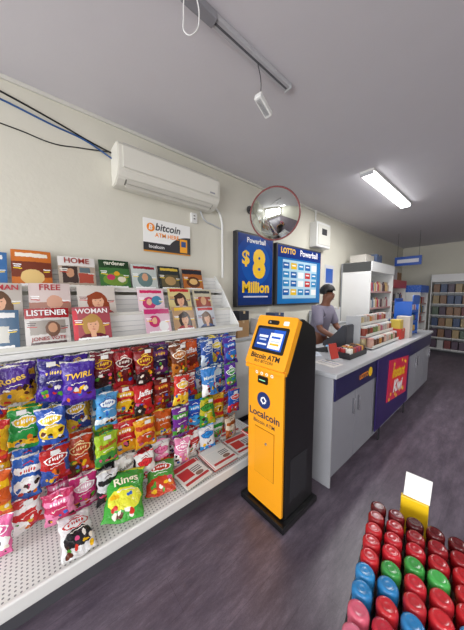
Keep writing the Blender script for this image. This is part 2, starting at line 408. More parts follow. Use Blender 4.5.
# ------------------------------------------------------------------ magazine rack
K=top(empty('magazine_rack',(-2.0,.5,1.2)),'stepped white magazine rack on top of the gondola shelf','magazine rack')
tiers=[(1.222,-1.77,-1.90),(1.385,-1.90,-2.03),(1.575,-2.03,-2.16)]
ky0,ky1=-.75,1.62
for z,xf,xb in tiers:
    bx('tier_shelf',xb,xf,ky0,ky1,z,z+.012,M_white,K,w=True)
    bx('tier_lip',xf-.006,xf,ky0,ky1,z+.012,z+.035,M_offw,K,w=True,bev=.002)
    bx('tier_riser',xb-.008,xb,ky0,ky1,z+.012,z+.165,M_white,K,w=True,bev=.002)
    for q_ in range(3): bx('riser_slat',xb,xb+.004,ky0,ky1,z+.05+.038*q_,z+.054+.038*q_,M_lgrey,K,w=True,bev=.001)
me=prism([(-1.77,1.222),(-1.77,1.26),(-1.90,1.42),(-2.03,1.61),(-2.16,1.76),(-2.19,1.76),(-2.19,1.222)],0,.012,.002)
for v in me.vertices: v.co=Vector((v.co.y+2.0,v.co.x+ky1-.5,v.co.z-1.2))
obj('end_panel',me,M_white,K)
def magmesh(w,h,t):
    bm=bmesh.new(); n=8; F=[];B=[]
    for j in (0,1):
        f=[];b=[]
        for i in range(n+1):
            u=i/n; bow=-.006*math.sin(math.pi*u)
            f.append(bm.verts.new(((u-.5)*w,bow-t,j*h))); b.append(bm.verts.new(((u-.5)*w,bow,j*h)))
        F.append(f);B.append(b)
    for i in range(n):
        bm.faces.new((F[0][i],F[0][i+1],F[1][i+1],F[1][i])); bm.faces.new((B[0][i],B[1][i],B[1][i+1],B[0][i+1]))
        bm.faces.new((F[0][i],B[0][i],B[0][i+1],F[0][i+1])); bm.faces.new((F[1][i],F[1][i+1],B[1][i+1],B[1][i]))
    for i in (0,n):
        bm.faces.new((F[0][i],F[1][i],B[1][i],B[0][i]))
    return bm2me(bm)
def face_cover(hair,skin='d8a484',dress='d8d8d8'):
    return [('e',.5,.45,.27,.34,hair),('e',.62,.3,.2,.26,hair),('e',.5,.0,.45,.25,dress),('r',.5,.24,.07,.1,skin),('e',.51,.46,.15,.22,skin),('e',.43,.63,.2,.09,hair),('e',.45,.49,.022,.009,'402a20'),('e',.57,.49,.022,.009,'402a20'),('e',.515,.42,.016,.028,'c08868'),('e',.51,.35,.04,.013,'a83840')]
def blurb(c='f0f0f0',c2='f0d030'):
    return [('r',.14,.62,.1,.012,c),('r',.14,.57,.08,.012,c),('r',.15,.52,.1,.012,c2),('r',.87,.5,.09,.012,c),('r',.86,.45,.08,.012,c2),('r',.5,.1,.4,.03,c),('r',.5,.04,.3,.012,c2)]
def mag(y,tier,w,h,base,shapes,ttl,tcol,label,tw=.85,tz=.88,sub=None,subc='ffffff'):
    z,xf,xb=tiers[tier]
    o=obj('magazine',magmesh(w,h,.007),paint(base,shapes,rough=.25,wob=.05,wscale=11),None,(xf-.022,y,z+.014),(R(-16),0,R(90+random.uniform(-3,3))))
    top(o,label,'magazine','magazines on the stepped rack')
    if ttl: text(ttl,w*tw,mat(tcol,.5,var=0),o,0,-.0145,h*tz,bold=.02,name='masthead',maxh=h*.17)
    if sub: text(sub,w*.8,mat(subc,.5,var=0),o,0,-.0145,h*.2,bold=.02,name='headline',maxh=h*.12)
A2=2
mag(-.2,A2,.21,.24,'3a6aa0',[('r',.5,.4,.3,.2,'c8c8c0'),('r',.5,.86,.4,.06,'e0e0e0')]+blurb(),'','ffffff','blue magazine on the top tier of the rack')
mag(.03,A2,.21,.27,'c06820',[('r',.5,.5,.5,.2,'703018'),('e',.5,.3,.3,.2,'d8b878'),('r',.5,.87,.4,.05,'e8e0d0')]+blurb(),'','ffffff','orange food magazine on the top tier of the rack')
mag(.29,A2,.235,.25,'a89888',[('r',.5,.86,.5,.14,'d8d4d0'),('r',.3,.45,.2,.25,'3a2a24'),('e',.3,.5,.1,.14,'b88868'),('r',.72,.35,.2,.15,'a84838'),('r',.7,.6,.15,.08,'5a6a70')]+blurb('e8e8e0','c04030'),'HOME','90281c','interiors magazine on the top tier of the rack')
mag(.55,A2,.23,.25,'3a6a34',[('r',.5,.87,.5,.13,'1c3a1c'),('e',.5,.35,.4,.22,'6a8a30'),('e',.35,.42,.13,.1,'b83058'),('e',.7,.36,.14,.1,'d8d0b8'),('e',.55,.55,.1,.07,'d8a020')]+blurb(),'gardener','e4e4d0','green gardening magazine on the top tier of the rack')
mag(.79,A2,.22,.235,'b8c0bc',[('r',.5,.87,.42,.05,'882030'),('e',.5,.4,.3,.28,'607878'),('e',.5,.5,.12,.15,'c89878')]+blurb(),'','ffffff','pale lifestyle magazine on the top tier of the rack')
mag(1.03,A2,.22,.235,'2a302e',[('r',.5,.4,.4,.25,'5a5238'),('e',.5,.4,.25,.18,'a88858'),('r',.5,.87,.4,.05,'d0b040')]+blurb(),'','f0d040','dark outdoor magazine on the top tier of the rack')
mag(1.28,A2,.22,.225,'a86028',[('e',.5,.4,.35,.25,'54301c'),('e',.5,.42,.2,.14,'d8b070'),('r',.5,.87,.5,.1,'24242c')]+blurb(),'','ffffff','brown food magazine on the top tier of the rack')
mag(-.14,1,.22,.23,'b8b0a8',face_cover('5a3a20')+blurb(),'WOMAN','b02838','portrait magazine on the middle tier of the rack')
mag(.11,1,.22,.235,'c8b8b4',[('r',.5,.25,.5,.2,'a07060'),('e',.6,.45,.2,.2,'c89880')]+blurb('f0f0f0','b03030'),'FREE','a02830','pale pink magazine on the middle tier of the rack')
mag(.385,1,.245,.225,'c8c0b8',face_cover('8a3a18','dca888','c02830')+blurb('804040','c02830'),'','ffffff','magazine with a red-haired woman on the middle tier')
mag(.79,1,.22,.21,'d8c0c8',[('e',.4,.4,.25,.25,'b83068'),('e',.7,.5,.2,.2,'4080a0'),('e',.4,.45,.1,.13,'d8a888'),('r',.5,.87,.42,.06,'c02058')]+blurb(),'','c02060','pink and white puzzle magazine on the middle tier')
mag(1.06,1,.22,.22,'c8b880',face_cover('3a2418')+[('r',.5,.9,.42,.06,'b02020')]+blurb('a02020','204080'),'','c02828','yellow celebrity magazine on the middle tier of the rack')
mag(1.31,1,.21,.21,'b8b098',[('r',.5,.4,.4,.25,'903828'),('e',.5,.45,.15,.2,'c89870'),('r',.5,.87,.42,.06,'303030')]+blurb(),'','303030','pale news magazine on the middle tier of the rack')
mag(-.16,0,.22,.235,'40607e',[('r',.5,.4,.3,.2,'c8c8c0'),('r',.5,.87,.42,.06,'e0e0e0')]+blurb(),'','ffffff','blue boating magazine on the lowest tier of the rack')
mag(.085,0,.22,.24,'c4c0bc',[('r',.5,.87,.5,.13,'981820'),('r',.5,.5,.4,.18,'908880'),('e',.6,.45,.17,.2,'6a4a3a'),('e',.6,.48,.1,.13,'c09070')]+blurb('504040','a02020'),'LISTENER','ececec','current affairs magazine with red masthead on the lowest tier',.9,.88,'JONES VOTE','901c20')
mag(.325,0,.225,.24,'a04850',face_cover('b08848','dca888','601828')+[('r',.06,.5,.06,.4,'c83040')]+blurb('f0f0f0','f0d040'),'WOMAN','f0e8e8','women\'s magazine with blonde portrait on the lowest tier')
mag(.79,0,.21,.215,'cca8b8',[('e',.35,.5,.22,.22,'b82860'),('e',.35,.52,.1,.12,'d8a888'),('e',.7,.3,.2,.2,'d8d8d8'),('r',.5,.87,.5,.09,'b82868')]+blurb(),'','ffffff','pink magazine on the lowest tier of the rack')
mag(1.03,0,.21,.22,'a88868',face_cover('2a1a14','c89878','902830')+[('r',.5,.9,.42,.06,'d8b030')]+blurb(),'','f0d030','portrait magazine on the lowest tier of the rack')
mag(1.26,0,.2,.21,'b8bcc4',face_cover('5a3a20','c89878','304878')+[('r',.5,.9,.42,.06,'b02020')]+blurb('303040','b02020'),'','c02020','pale celebrity magazine on the lowest tier of the rack')

# ------------------------------------------------------------------ air conditioner
AC=top(empty('air_conditioner',(XW,1.075,2.44)),'white split air conditioner unit mounted on the wall','air conditioner')
prof=[(0,0),(.10,0),(.165,.035),(.20,.09),(.205,.26),(.17,.30),(0,.30)]
me=prism(prof,-.495,.495,.008)
for v in me.vertices: v.co=Vector((v.co.y,v.co.x,v.co.z))
M_ac=mat('dcdad0',.35,var=.02)
obj('casing',me,M_ac,AC)
bx('front_cover',.205,.213,-.46,.46,.10,.255,M_ac,AC,bev=.004)
bx('intake_grille',.02,.16,-.44,.44,.299,.306,M_grey,AC,bev=.001)
o=bx('outlet_slot',-.028,.028,-.43,.43,-.003,.003,mat('6a6862',.5),AC,bev=.0005); o.location=(.137,0,.0155); o.rotation_euler=(0,R(-28),0)
for k in range(2):
    o=bx('louvre',-.018,.018,-.42,.42,-.003,.003,mat('c8c6bc',.4),AC,bev=.002); o.location=(.122+.036*k,0,.0+.020*k); o.rotation_euler=(0,R(-55),0)
bx('badge',.2135,.216,.36,.42,.12,.135,M_grey,AC,bev=.0005)
c1_=tube('cable',[(XW+.006,-.6,2.93),(XW+.006,-.1,2.86),(XW+.006,.2,2.80),(XW+.006,.45,2.74),(XW+.03,.6,2.70)],.006,M_black)
top(c1_,'black cable running along the wall to the air conditioner','cable')
c2=tube('cable',[(XW+.006,-.6,2.84),(XW+.006,-.1,2.81),(XW+.006,.2,2.765),(XW+.006,.4,2.74),(XW+.03,.585,2.66)],.006,mat('24508a',.4)); top(c2,'blue cable clipped on the wall','cable')
c3=tube('cable',[(XW+.003,-.5,2.66),(XW+.003,0,2.655),(XW+.003,.2,2.64),(XW+.003,.35,2.67),(XW+.02,.585,2.715)],.004,M_black); top(c3,'thin black cable sagging across the wall','cable')
cd=tube('conduit',[(XW+.02,1.585,2.52),(XW+.02,1.68,2.49),(XW+.02,1.73,2.40),(XW+.02,1.74,2.2),(XW+.013,1.75,1.75)],.013,M_white); top(cd,'white drain conduit dropping down the wall beside the air conditioner','pipe')
cd=tube('conduit',[(XW+.015,1.45,2.44),(XW+.015,1.5,2.36),(XW+.01,1.62,2.33),(XW+.008,1.75,2.3)],.008,M_lgrey); top(cd,'thin grey conduit below the air conditioner','pipe')
s=bx('wall_socket',XW,XW+.03,1.33,1.40,2.30,2.40,M_white); top(s,'small white electrical socket on the wall','socket')
for zz in (2.335,2.365):
    bx('socket_slot',XW+.03,XW+.032,1.355,1.375,zz,zz+.01,M_dark,s,bev=0,w=True)

# ------------------------------------------------------------------ bitcoin sign
S=obj('wall_sign',rrect(.49,.30,.004,.006),paint('f2f2f0',[('r',.5,.12,.5,.16,'2c2c30'),('e',1.0,.1,.5,.5,'2c2c30'),('r',.84,.3,.085,.22,'f2a51e'),('r',.84,.36,.055,.09,'2a4a88'),('r',.5,.02,.5,.02,'d08a20')],rough=.4),None,(XW+.007,1.075,1.955),(0,0,R(90)))
top(S,'white and charcoal cryptocurrency machine sign with orange coin','sign')
co_=cyl('coin_emblem',.038,.003,M_orange,S,(-.175,-.006,.222),(R(90),0,0),32)
text('B',.034,M_txtw,S,-.175,-.0105,.222,bold=.03,name='coin_letter',rot=R(-12))
text('bitcoin',.26,mat('3a3a3e',.5,var=0),S,.0,-.0075,.235,bold=.02,shear=.2)
text('ATM HERE',.25,M_orange,S,-.01,-.0075,.16,bold=.02)
text('localcoin',.15,M_txtw,S,-.12,-.0075,.05,bold=.01)

# ------------------------------------------------------------------ light boxes
def lightbox(name,y0,y1,z0,z1,m,label,d=.07,fr=.025):
    w=y1-y0;h=z1-z0
    e=top(empty(name,(XW,(y0+y1)/2,z0),(0,0,R(90))),label,'poster')
    bx('frame',-w/2,w/2,-d,0,0,h,M_dark,e,bev=.006)
    obj('poster_sheet',boxme(-w/2+fr,w/2-fr,-d-.003,-d+.001,fr,h-fr,0),m,e)
    return e,w,h,-d-.0045
lb,w,h,yy=lightbox('lottery_poster',1.92,2.60,1.40,2.32,paint('0c2f76',[('e',.5,.55,.6,.45,'0f3f8c'),('e',.5,.6,.42,.3,'134fa0'),('r',.5,.05,.5,.06,'0b2a66'),('r',.5,.12,.36,.01,'c8c8d8')],emit=.1,rough=.2),'blue lottery jackpot poster in a dark frame on the wall')
text('$',.13,M_gold,lb,-.19,yy,.60,bold=.03,name='dollar_sign',height=.2)
text('8',.24,M_gold,lb,.05,yy,.55,bold=.06,height=.38,name='numeral')
text('Million',.5,M_gold,lb,0,yy,.25,bold=.04)
text('Powerball',.34,M_txtw,lb,0,yy,.83,bold=.02)
shp=[('r',.5,.9,.5,.1,'16307a'),('r',.5,.43,.4,.34,'a8c8d8')]
for r_ in range(4):
    for c_ in range(5):
        shp.append(('r',.17+.165*c_,.67-.155*r_,.065,.055,['1a5aa0','1a5aa0','2a80b8','d8b020','e8e8e8','183a7a','2a80b8','b83030'][(r_*5+c_*3+r_*r_)%8]))
        shp.append(('r',.17+.165*c_,.68-.155*r_,.04,.012,'e8e8e8'))
lb2,w,h,yy=lightbox('lottery_poster',2.67,3.86,1.40,2.28,paint('1c6aa8',shp,emit=.12,rough=.2),'blue lottery games board with ticket panels on the wall')
text('LOTTO',.35,M_gold,lb2,-.33,yy,.79,bold=.04)
text('Powerball',.5,M_txtw,lb2,.22,yy,.79,bold=.02)
pr=bx('wall_poster',XW,XW+.01,4.12,4.45,1.45,2.1,paint('c8c8cc',[('r',.5,.7,.4,.2,'2a5ab0'),('r',.5,.3,.4,.15,'b83a40')],ax=('Y','Z'),rough=.5)); top(pr,'small white price poster on the wall','poster')

# electrical box
eb=top(empty('electrical_box',(XW,3.82,2.34)),'white electrical box with conduit high on the wall','electrical box')
bx('casing',0,.13,-.22,.22,0,.40,M_white,eb,bev=.01); bx('cover',.13,.14,-.19,.19,.04,.36,M_offw,eb,bev=.004); 
bx('indicator_window',.14,.143,-.08,.08,.2,.3,M_dark,eb,bev=.001)
tube('conduit',[(.03,-.1,.40),(.03,-.1,.615)],.012,M_white,eb)
# ------------------------------------------------------------------ convex mirror
mc=Vector((-1.70,2.08,2.42))
n=(Vector((.4,-1.6,1.2))-mc).normalized()
q=n.to_track_quat('Z','Y').to_euler()
MR=top(empty('convex_mirror',mc,q),'round convex security mirror with red rim on a wall arm','mirror')
a=.265; sg=.085; RR=(a*a+sg*sg)/(2*sg)
pr=[];
for k in range(13):
    r=a*(1-k/12); pr.append((max(r,0),math.sqrt(RR*RR-r*r)-(RR-sg)))
pr[-1]=(0,sg)
M_mir=bpy.data.materials.new('mat_mirror'); M_mir.use_nodes=True
p=M_mir.node_tree.nodes['Principled BSDF']; p.inputs['Metallic'].default_value=1; p.inputs['Roughness'].default_value=.02; p.inputs['Base Color'].default_value=(.8,.84,.8,1)
obj('mirror_dome',lathe(pr,48),M_mir,MR,smooth=True)
obj('rim',lathe([(a-.005,-.02),(a+.006,-.018),(a+.009,.0),(a+.004,.008),(a-.006,.007),(a-.005,-.02)],48),mat('7a2a2a',.4),MR,smooth=True)
obj('backing',lathe([(0,-.05),(a*.5,-.045),(a,-.015),(0,-.014)],32),M_black,MR)
inv=(Matrix.Translation(mc)@q.to_matrix().to_4x4()).inverted()
tube('arm',[inv@Vector(x) for x in ((XW+.01,2.2,2.62),(-2.0,2.2,2.6),(-1.80,2.16,2.47),mc-n*.04)],.01,M_black,MR)
cyl('mount_plate',.05,.012,M_black,MR,inv@Vector((XW,2.2,2.62)),(inv.to_3x3()@Matrix.Rotation(R(90),3,'Y')).to_euler())

# ------------------------------------------------------------------ ceiling fittings
T=top(empty('light_track',(-1.06,.2,H)),'long white ceiling lighting track','light fixture')
bx('rail',-.024,.024,-1.8,1.21,-.03,0,mat('b4b4b8',.4),T,bev=.004)
bx('rail_slot',-.006,.006,-1.79,1.2,-.0315,-.029,mat('5a5a60',.5),T,bev=0)
bx('connector',-.028,.028,.42,.60,-.038,0,mat('8a8a90',.4),T,bev=.004)
bx('end_cap',-.026,.026,1.21,1.225,-.032,0,M_lgrey,T)
PD=top(empty('hanging_spotlight',(-1.06,1.14,2.70)),'small white box fitting hanging crooked from a thin wire','light fixture')
tube('wire',[(0,-.02,.228),(.01,.0,.12),(0,.0,.02)],.0025,M_dark,PD)
o=bx('housing',-.024,.024,-.07,.07,-.018,.018,M_white,PD,bev=.006); o.rotation_euler=(R(-20),0,R(8)); o.location=(0,.03,0)
o2=bx('lens',-.016,.016,-.055,.055,-.0215,-.0165,M_lgrey,PD,bev=.001); o2.rotation_euler=(R(-20),0,R(8)); o2.location=(0,.03,0)
lp=tube('loop_cable',[(-1.03,.66,H),(-1.02,.68,2.85),(-1.03,.66,2.77),(-1.05,.63,2.76),(-1.06,.62,2.84),(-1.04,.62,H)],.003,M_white); top(lp,'loose loop of thin white cable hanging from the ceiling','cable')
def batten(x,y0,y1,label):
    e=top(empty('fluorescent_light',(x,(y0+y1)/2,H)),label,'light fixture'); L2=(y1-y0)/2
    bx('housing',-.075,.075,-L2,L2,-.025,0,M_white,e)
    me=prism([(-.065,-.025),(-.055,-.06),(.055,-.06),(.065,-.025)],-L2+.02,L2-.02,.006)
    for v in me.vertices: v.co=Vector((v.co.y,v.co.x,v.co.z))
    obj('diffuser',me,M_lamp,e)
    bx('end_cap',-.07,.07,-L2,-L2+.02,-.06,-.025,M_lgrey,e); bx('end_cap',-.07,.07,L2-.02,L2,-.06,-.025,M_lgrey,e)
    la=bpy.data.lights.new('tube_light','AREA'); la.shape='RECTANGLE'; la.size=.12; la.size_y=L2*1.9; la.energy=34; la.color=(1,.985,.97)
    lo=bpy.data.objects.new('tube_light',la); COL.objects.link(lo); lo.location=(x,(y0+y1)/2,H-.07)
batten(-1.14,3.0,4.55,'lit fluorescent batten light on the ceiling')
batten(1.4,-1.5,0,'lit fluorescent batten light on the ceiling')
batten(1.4,3.0,4.5,'lit fluorescent batten light on the ceiling')

# ------------------------------------------------------------------ ATM
A=top(empty('cryptocurrency_kiosk',(-1.046,1.201,0),(0,0,R(0))),'yellow and black free-standing cryptocurrency kiosk with sloped touch screen','kiosk')
bx('plinth',-.20,.20,-.03,.385,0,.045,M_black,A,bev=.006)
sidep=[(.02,.045),(.02,1.04),(.0,1.07),(.145,1.385),(.20,1.39),(.34,1.32),(.365,1.24),(.365,.045)]
obj('housing',prism(sidep,-.168,.168,.006),M_black,A)
fp=obj('front_panel',rrect(.312,.985,.012,.018),M_yel,A,(.002,.022,.06))
hp_len=math.hypot(.145,.315); ang=math.atan2(.145,.315)
hp=obj('head_panel',rrect(.345,hp_len+.02,.02,.02),M_yel,A,(0,.0,1.06),(-ang,0,0))
obj('head_edge',prism([(-.002,0),(.03,0),(.03,hp_len+.01),(-.002,hp_len+.01)],-.172,.172,.003),M_yel,hp)
obj('bezel',rrect(.275,.185,.012,.006),M_black,hp,(-.008,-.02,.10))
scr=obj('screen',rrect(.235,.145,.002,.002),paint('1c50b0',[('r',.3,.5,.3,.5,'123a86'),('r',.72,.45,.22,.38,'dfe2ea'),('r',.72,.62,.16,.05,'1c50b0'),('r',.72,.42,.16,.03,'b0b8c8'),('r',.72,.28,.16,.05,'f2a51e'),('r',.26,.62,.17,.06,'d0d8e8'),('r',.26,.45,.13,.04,'a0b0d0'),('r',.26,.22,.18,.04,'d0d8e8')],rough=.15,emit=.35),hp,(-.008,-.026,.12))
obj('camera_bar',rrect(.10,.032,.014,.004),M_black,hp,(-.02,-.02,.302)) 
cyl('camera_lens',.008,.004,M_chrome,hp,(-.045,-.023,.318),(R(90),0,0))
obj('top_badge',rrect(.042,.03,.006,.003),M_txtw,hp,(.09,-.02,.303))
text('Bitcoin ATM',.25,M_txtk,hp,-.008,-.0215,.068,bold=.03)
bx('lower_lip',-.172,.172,-.012,.02,1.035,1.062,M_yel,A,bev=.004)
for k in range(4):
    xk=-.075+.045*k
    obj('coin_icon',lathe([(.006,0),(.011,0),(.011,.0012),(.006,.0012)],20),M_txtw,fp,(xk,-.018,.952),(R(90),0,0))
text('BUY BITCOIN',.16,M_txtk,hp,-.008,-.0215,.033,bold=.01)
obj('note_slot',rrect(.085,.05,.008,.012),M_black,fp,(-.015,-.016,.885))
bx('slot_mouth',-.045,.01,-.0295,-.0275,.905,.911,mat('8ad0a0',.3,emit=.3),fp,bev=0)
def disc(r,t=.002): return lathe([(0,0),(r,0),(r,t),(0,t)],40)
obj('logo_disc',disc(.058),mat('16306a',.4),fp,(-.01,-.018,.765),(R(90),0,0))
lg=bmesh.new()
for (ax_,az_,w_,h_) in ((0,.018,.034,.012),(0,-.018,.034,.012),(.018,0,.012,.022),(-.018,0,.012,.022)):
    vs=[lg.verts.new((ax_+sx*w_/2,0,az_+sz*h_/2)) for sx,sz in ((-1,-1),(1,-1),(1,1),(-1,1))]; lg.faces.new(vs)
lo_=obj('logo_mark',bm2me(lg),M_txtw,fp,(-.01,-.0215,.765),(0,R(45),0))
text('Localcoin',.27,mat('1a2040',.5,var=0),fp,-.006,-.0195,.66,bold=.02)
text('Bitcoin ATM',.19,mat('1a2040',.5,var=0),fp,-.006,-.0195,.60,bold=.01)
dr=obj('service_door',rrect(.17,.34,.006,.004),mat('e89c1a',.35,var=.02),fp,(0,-.018,.215))
for a_ in ((-.088,-.085,.212,.558),(.085,.088,.212,.558),(-.088,.088,.211,.214),(-.088,.088,.556,.559)):
    bx('door_groove',a_[0],a_[1],-.0195,-.018,a_[2],a_[3],mat('9a6410',.5),fp,bev=0)
cyl('lock',.009,.006,M_chrome,dr,(.02,-.004,.25),(R(90),0,0))
bx('vent_grille',.168,.170,.08,.28,.15,.45,M_dark,A,bev=0)

# ------------------------------------------------------------------ counter
CX=-.84; CB=-1.47; CZ=.95
M_cab=mat('8d8e97',.45,var=.03)
def cabinet(y0,y1,ndoor,label,handles=True):
    e=top(empty('counter_cabinet',((CX+CB)/2,(y0+y1)/2,0)),label,'cabinet')
    bx('carcass',CB+.02,CX-.02,y0,y1,.08,.91,M_cab,e,w=True)
    bx('plinth',CB+.05,CX-.06,y0+.01,y1-.01,0,.08,M_dark,e,w=True)
    bx('fascia',CX-.02,CX+.012,y0,y1,.72,.91,M_navy,e,w=True)
    dw=(y1-y0)/ndoor
    for k in range(ndoor):
        a=y0+k*dw
        dd=bx('door',CX-.02,CX-.002,a+.004,a+dw-.004,.085,.71,M_cab,e,w=True)
        if handles: bx('handle',.009,.03,dw/2-.06 if k%2==0 else -dw/2+.05,dw/2-.05 if k%2==0 else -dw/2+.06,.42,.56,M_chrome,dd)
    return e
c1=cabinet(1.78,2.62,2,'grey two-door counter cabinet with navy fascia beside the kiosk')
bx('end_panel',CB+.02,CX-.0,1.762,1.78,.0,.91,mat('a2a3a8',.45),c1,w=True)
c2_=cabinet(2.62,3.90,3,'grey counter cabinet with navy fascia behind the red poster',False)
c3_=cabinet(3.90,5.2,3,'grey counter cabinet at the far end of the counter')
ct=bx('countertop',CB-.02,CX+.035,1.74,5.22,.912,CZ,mat('b4b6ba',.35),bev=.008); top(ct,'long light grey laminate countertop','countertop')
fe=empty('fascia_logo',(CX+.013-wl(c1).x,2.36-wl(c1).y,.815),(0,0,R(90)),c1)
obj('logo_swoosh',disc(.045),M_gold,fe,(.13,0,0),(R(90),0,0)); text('LOTTO',.2,M_orange,fe,-.03,-.003,0,bold=.03)
po=top(empty('poster_board',(CX+.0125,3.28,.0),(0,R(0),R(90))),'red instant-win poster on a navy panel against the counter','poster')
bx('backing',-.62,.56,-.012,0,.14,.90,mat('2a1a5c',.4),po,bev=.004)
bx('stand_leg',-.5,-.46,-.010,-.002,0,.15,M_dark,po,bev=.002); bx('stand_leg',.42,.46,-.010,-.002,0,.15,M_dark,po,bev=.002)
sh=[]
for k in range(12): sh.append(('e',random.uniform(.03,.97),random.choice([random.uniform(.03,.2),random.uniform(.8,.97)]),.03,.045,'f5c51c'))
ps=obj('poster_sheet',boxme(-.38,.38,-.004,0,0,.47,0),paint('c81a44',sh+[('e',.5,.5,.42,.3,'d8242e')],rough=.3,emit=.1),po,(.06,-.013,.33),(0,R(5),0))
text('Instant',.5,M_gold,ps,0,-.006,.32,bold=.04,shear=.2); text('Kiwi',.42,M_txtw,ps,0,-.006,.15,bold=.05,shear=.2,maxh=.15)

# back counter
bc=top(empty('back_counter',(-2.09,3.2,0)),'low white storage counter along the wall','cabinet')
bx('carcass',XW+.013,-2.0,1.78,4.6,.08,1.02,M_offw,bc,w=True); bx('worktop',XW+.005,-1.98,1.76,4.62,1.02,1.05,M_lgrey,bc,w=True); bx('plinth',XW+.02,-2.03,1.8,4.58,0,.08,M_dark,bc,w=True)
for k in range(5):
    a=1.79+k*.56; dd=bx('door',-2.0,-1.985,a,a+.55,.1,1.0,M_white,bc,w=True); bx('handle',.008,.02,.2,.21,.6,.75,M_chrome,dd)
def carton(x,y,z,sx,sy,sz,c,label,rot=0,cat='box',m=None):
    e=top(obj('carton',boxme(-sx/2,sx/2,-sy/2,sy/2,0,sz,.004),m or mat(c,.7),None,(x,y,z),(0,0,R(rot))),label,cat)
    bx('tape',-sx/2-.0005,sx/2+.0005,-.015,.015,sz-.03,sz+.0008,mat('c8b088',.3),e,bev=0); return e
carton(-2.09,1.93,1.05,.14,.20,.20,'a8835a','small brown cardboard box on the wall-side counter',4)
carton(-2.09,1.95,1.251,.13,.16,.11,'2a2c36','dark box stacked on a cardboard box')
for k,(yy_,c,hh_) in enumerate([(2.3,'c8c8cc',.2),(2.6,'3a4a6a',.26),(2.9,'d8d4c8',.16),(3.7,'b0b4bc',.24),(4.0,'7a2a2a',.2),(4.3,'c8cacc',.28)]):
    carton(-2.09,yy_,1.05,.16,.2,hh_,c,'small carton standing on the wall-side counter')

# things on counter
def paper(x,y,rot,c,label,sx=.3,sy=.21,th=.004,z=CZ,name='paper_sheet'):
    o=obj(name,boxme(-sx/2,sx/2,-sy/2,sy/2,0,th,.001),paint(c,[('r',.5,.75,.4,.05,'30508a'),('r',.5,.5,.4,.03,'808080'),('r',.5,.35,.4,.03,'808080')],ax=('X','Y'),rough=.5),None,(x,y,z),(0,0,R(rot))); top(o,label,'paper')
paper(-1.27,1.90,20,'e0e0de','white printed sheet lying on the countertop'); paper(-1.0,1.98,-5,'d8d4d0','printed flyer lying on the countertop',.2,.15); paper(-1.30,2.16,40,'ccd4e0','pale blue printed sheet on the countertop',.24,.17)
lh=top(empty('leaflet_holder',(-1.02,2.14,CZ),(0,0,R(80))),'small stand with red lottery leaflets on the counter','leaflet holder')
obj('stand',prism([(-.05,0),(.05,0),(.05,.012),(.0,.012),(.035,.13),(.028,.13),(-.01,.012),(-.05,.012)],-.06,.06,.001),M_lgrey,lh)
obj('leaflets',prism([(-.014,.014),(-.004,.014),(.03,.15),(.02,.15)],-.052,.052,.001),mat('b83a30',.4),lh)
tr=top(empty('display_tray',(-1.0,2.44,CZ)),'low open display tray on the countertop','display tray')
bx('base',-.08,.08,-.2,.2,0,.01,M_dark,tr); bx('side',-.08,-.075,-.2,.2,.01,.07,M_dark,tr); bx('side',.075,.08,-.2,.2,.01,.05,M_dark,tr); bx('side',-.075,.075,-.2,-.195,.01,.06,M_dark,tr); bx('side',-.075,.075,.195,.2,.01,.06,M_dark,tr)
for i in range(3):
    for j in range(9):
        c=random.choice(['b03030','8a5a30','d8a040','7a2050','e0e0d8','4a2a18'])
        o=obj('chocolate_bar',boxme(-.019,.019,-.016,.016,0,.08,.006),mat(c,.35),None,(-1.05+.05*i,2.275+.041*j,CZ+.0105),(0,R(0),0)); top(o,'small wrapped bar standing in the display tray','chocolate bar','bars in the display tray')
ep=top(empty('payment_terminal',(-1.25,2.40,CZ),(0,0,R(-60))),'dark payment terminal on the countertop','terminal')
obj('body',prism([(-.1,0),(-.1,.03),(.08,.07),(.1,.06),(.1,0)],-.045,.045,.006),M_black,ep)
o=bx('keypad',-.035,.035,-.08,0,.0,.004,M_lgrey,ep,bev=.001); o.location=(0,-.045,.044); o.rotation_euler=(R(12.5),0,0)
o=bx('display',-.035,.035,-.03,.03,.0,.003,mat('7ab0d8',.2,emit=.3),ep,bev=.001); o.location=(0,.04,.064); o.rotation_euler=(R(12.5),0,0)
lt=top(empty('lottery_terminal',(-1.27,2.76,CZ),(0,0,R(-90))),'dark grey lottery ticket terminal with small slanted display','terminal')
obj('body',prism([(-.13,0),(-.13,.06),(-.02,.12),(.1,.27),(.14,.27),(.14,0)],-.13,.13,.008),mat('3c3d44',.4),lt)
o=bx('display',-.10,.10,-.07,.07,0,.004,mat('5a88b8',.2,emit=.2),lt,bev=.001); o.location=(0,.036,.198); o.rotation_euler=(R(51),0,0)
bx('ticket_slot',-.05,.05,-.134,-.13,.02,.035,M_black,lt,bev=.001)
mo=top(empty('register_monitor',(-1.36,3.9,CZ),(0,0,R(-75))),'black cash register monitor on a stand','monitor')
bx('stand_base',-.09,.09,-.07,.07,0,.02,M_black,mo); bx('stand_neck',-.02,.02,.0,.03,.02,.18,M_black,mo)
o=bx('screen_housing',-.17,.17,-.02,.02,0,.24,M_black,mo,bev=.008); o.location=(0,-.01,.13); o.rotation_euler=(R(-12),0,0)
jd=top(empty('jar_rack',(-1.06,3.29,CZ)),'three-tier clear rack holding tubs of loose sweets','display rack')
for t in range(3):
    bx('rack_shelf',-.16,.13-.07*t,-.46,.46,.02+.12*t-.006,.02+.12*t,M_white,jd,bev=.001)
    bx('rack_lip',.13-.07*t-.004,.13-.07*t,-.46,.46,.02+.12*t,.045+.12*t,M_offw,jd,bev=.001)
for s_ in (-1,1): bx('rack_side',-.16,.0,s_*.465-.005,s_*.465+.005,0,.36,M_lgrey,jd,bev=.001)
jm=lathe([(0,0),(.032,0),(.036,.006),(.036,.075),(.03,.085),(0,.085)],16); lm=lathe([(0,0),(.034,0),(.034,.016),(.03,.02),(0,.02)],16)
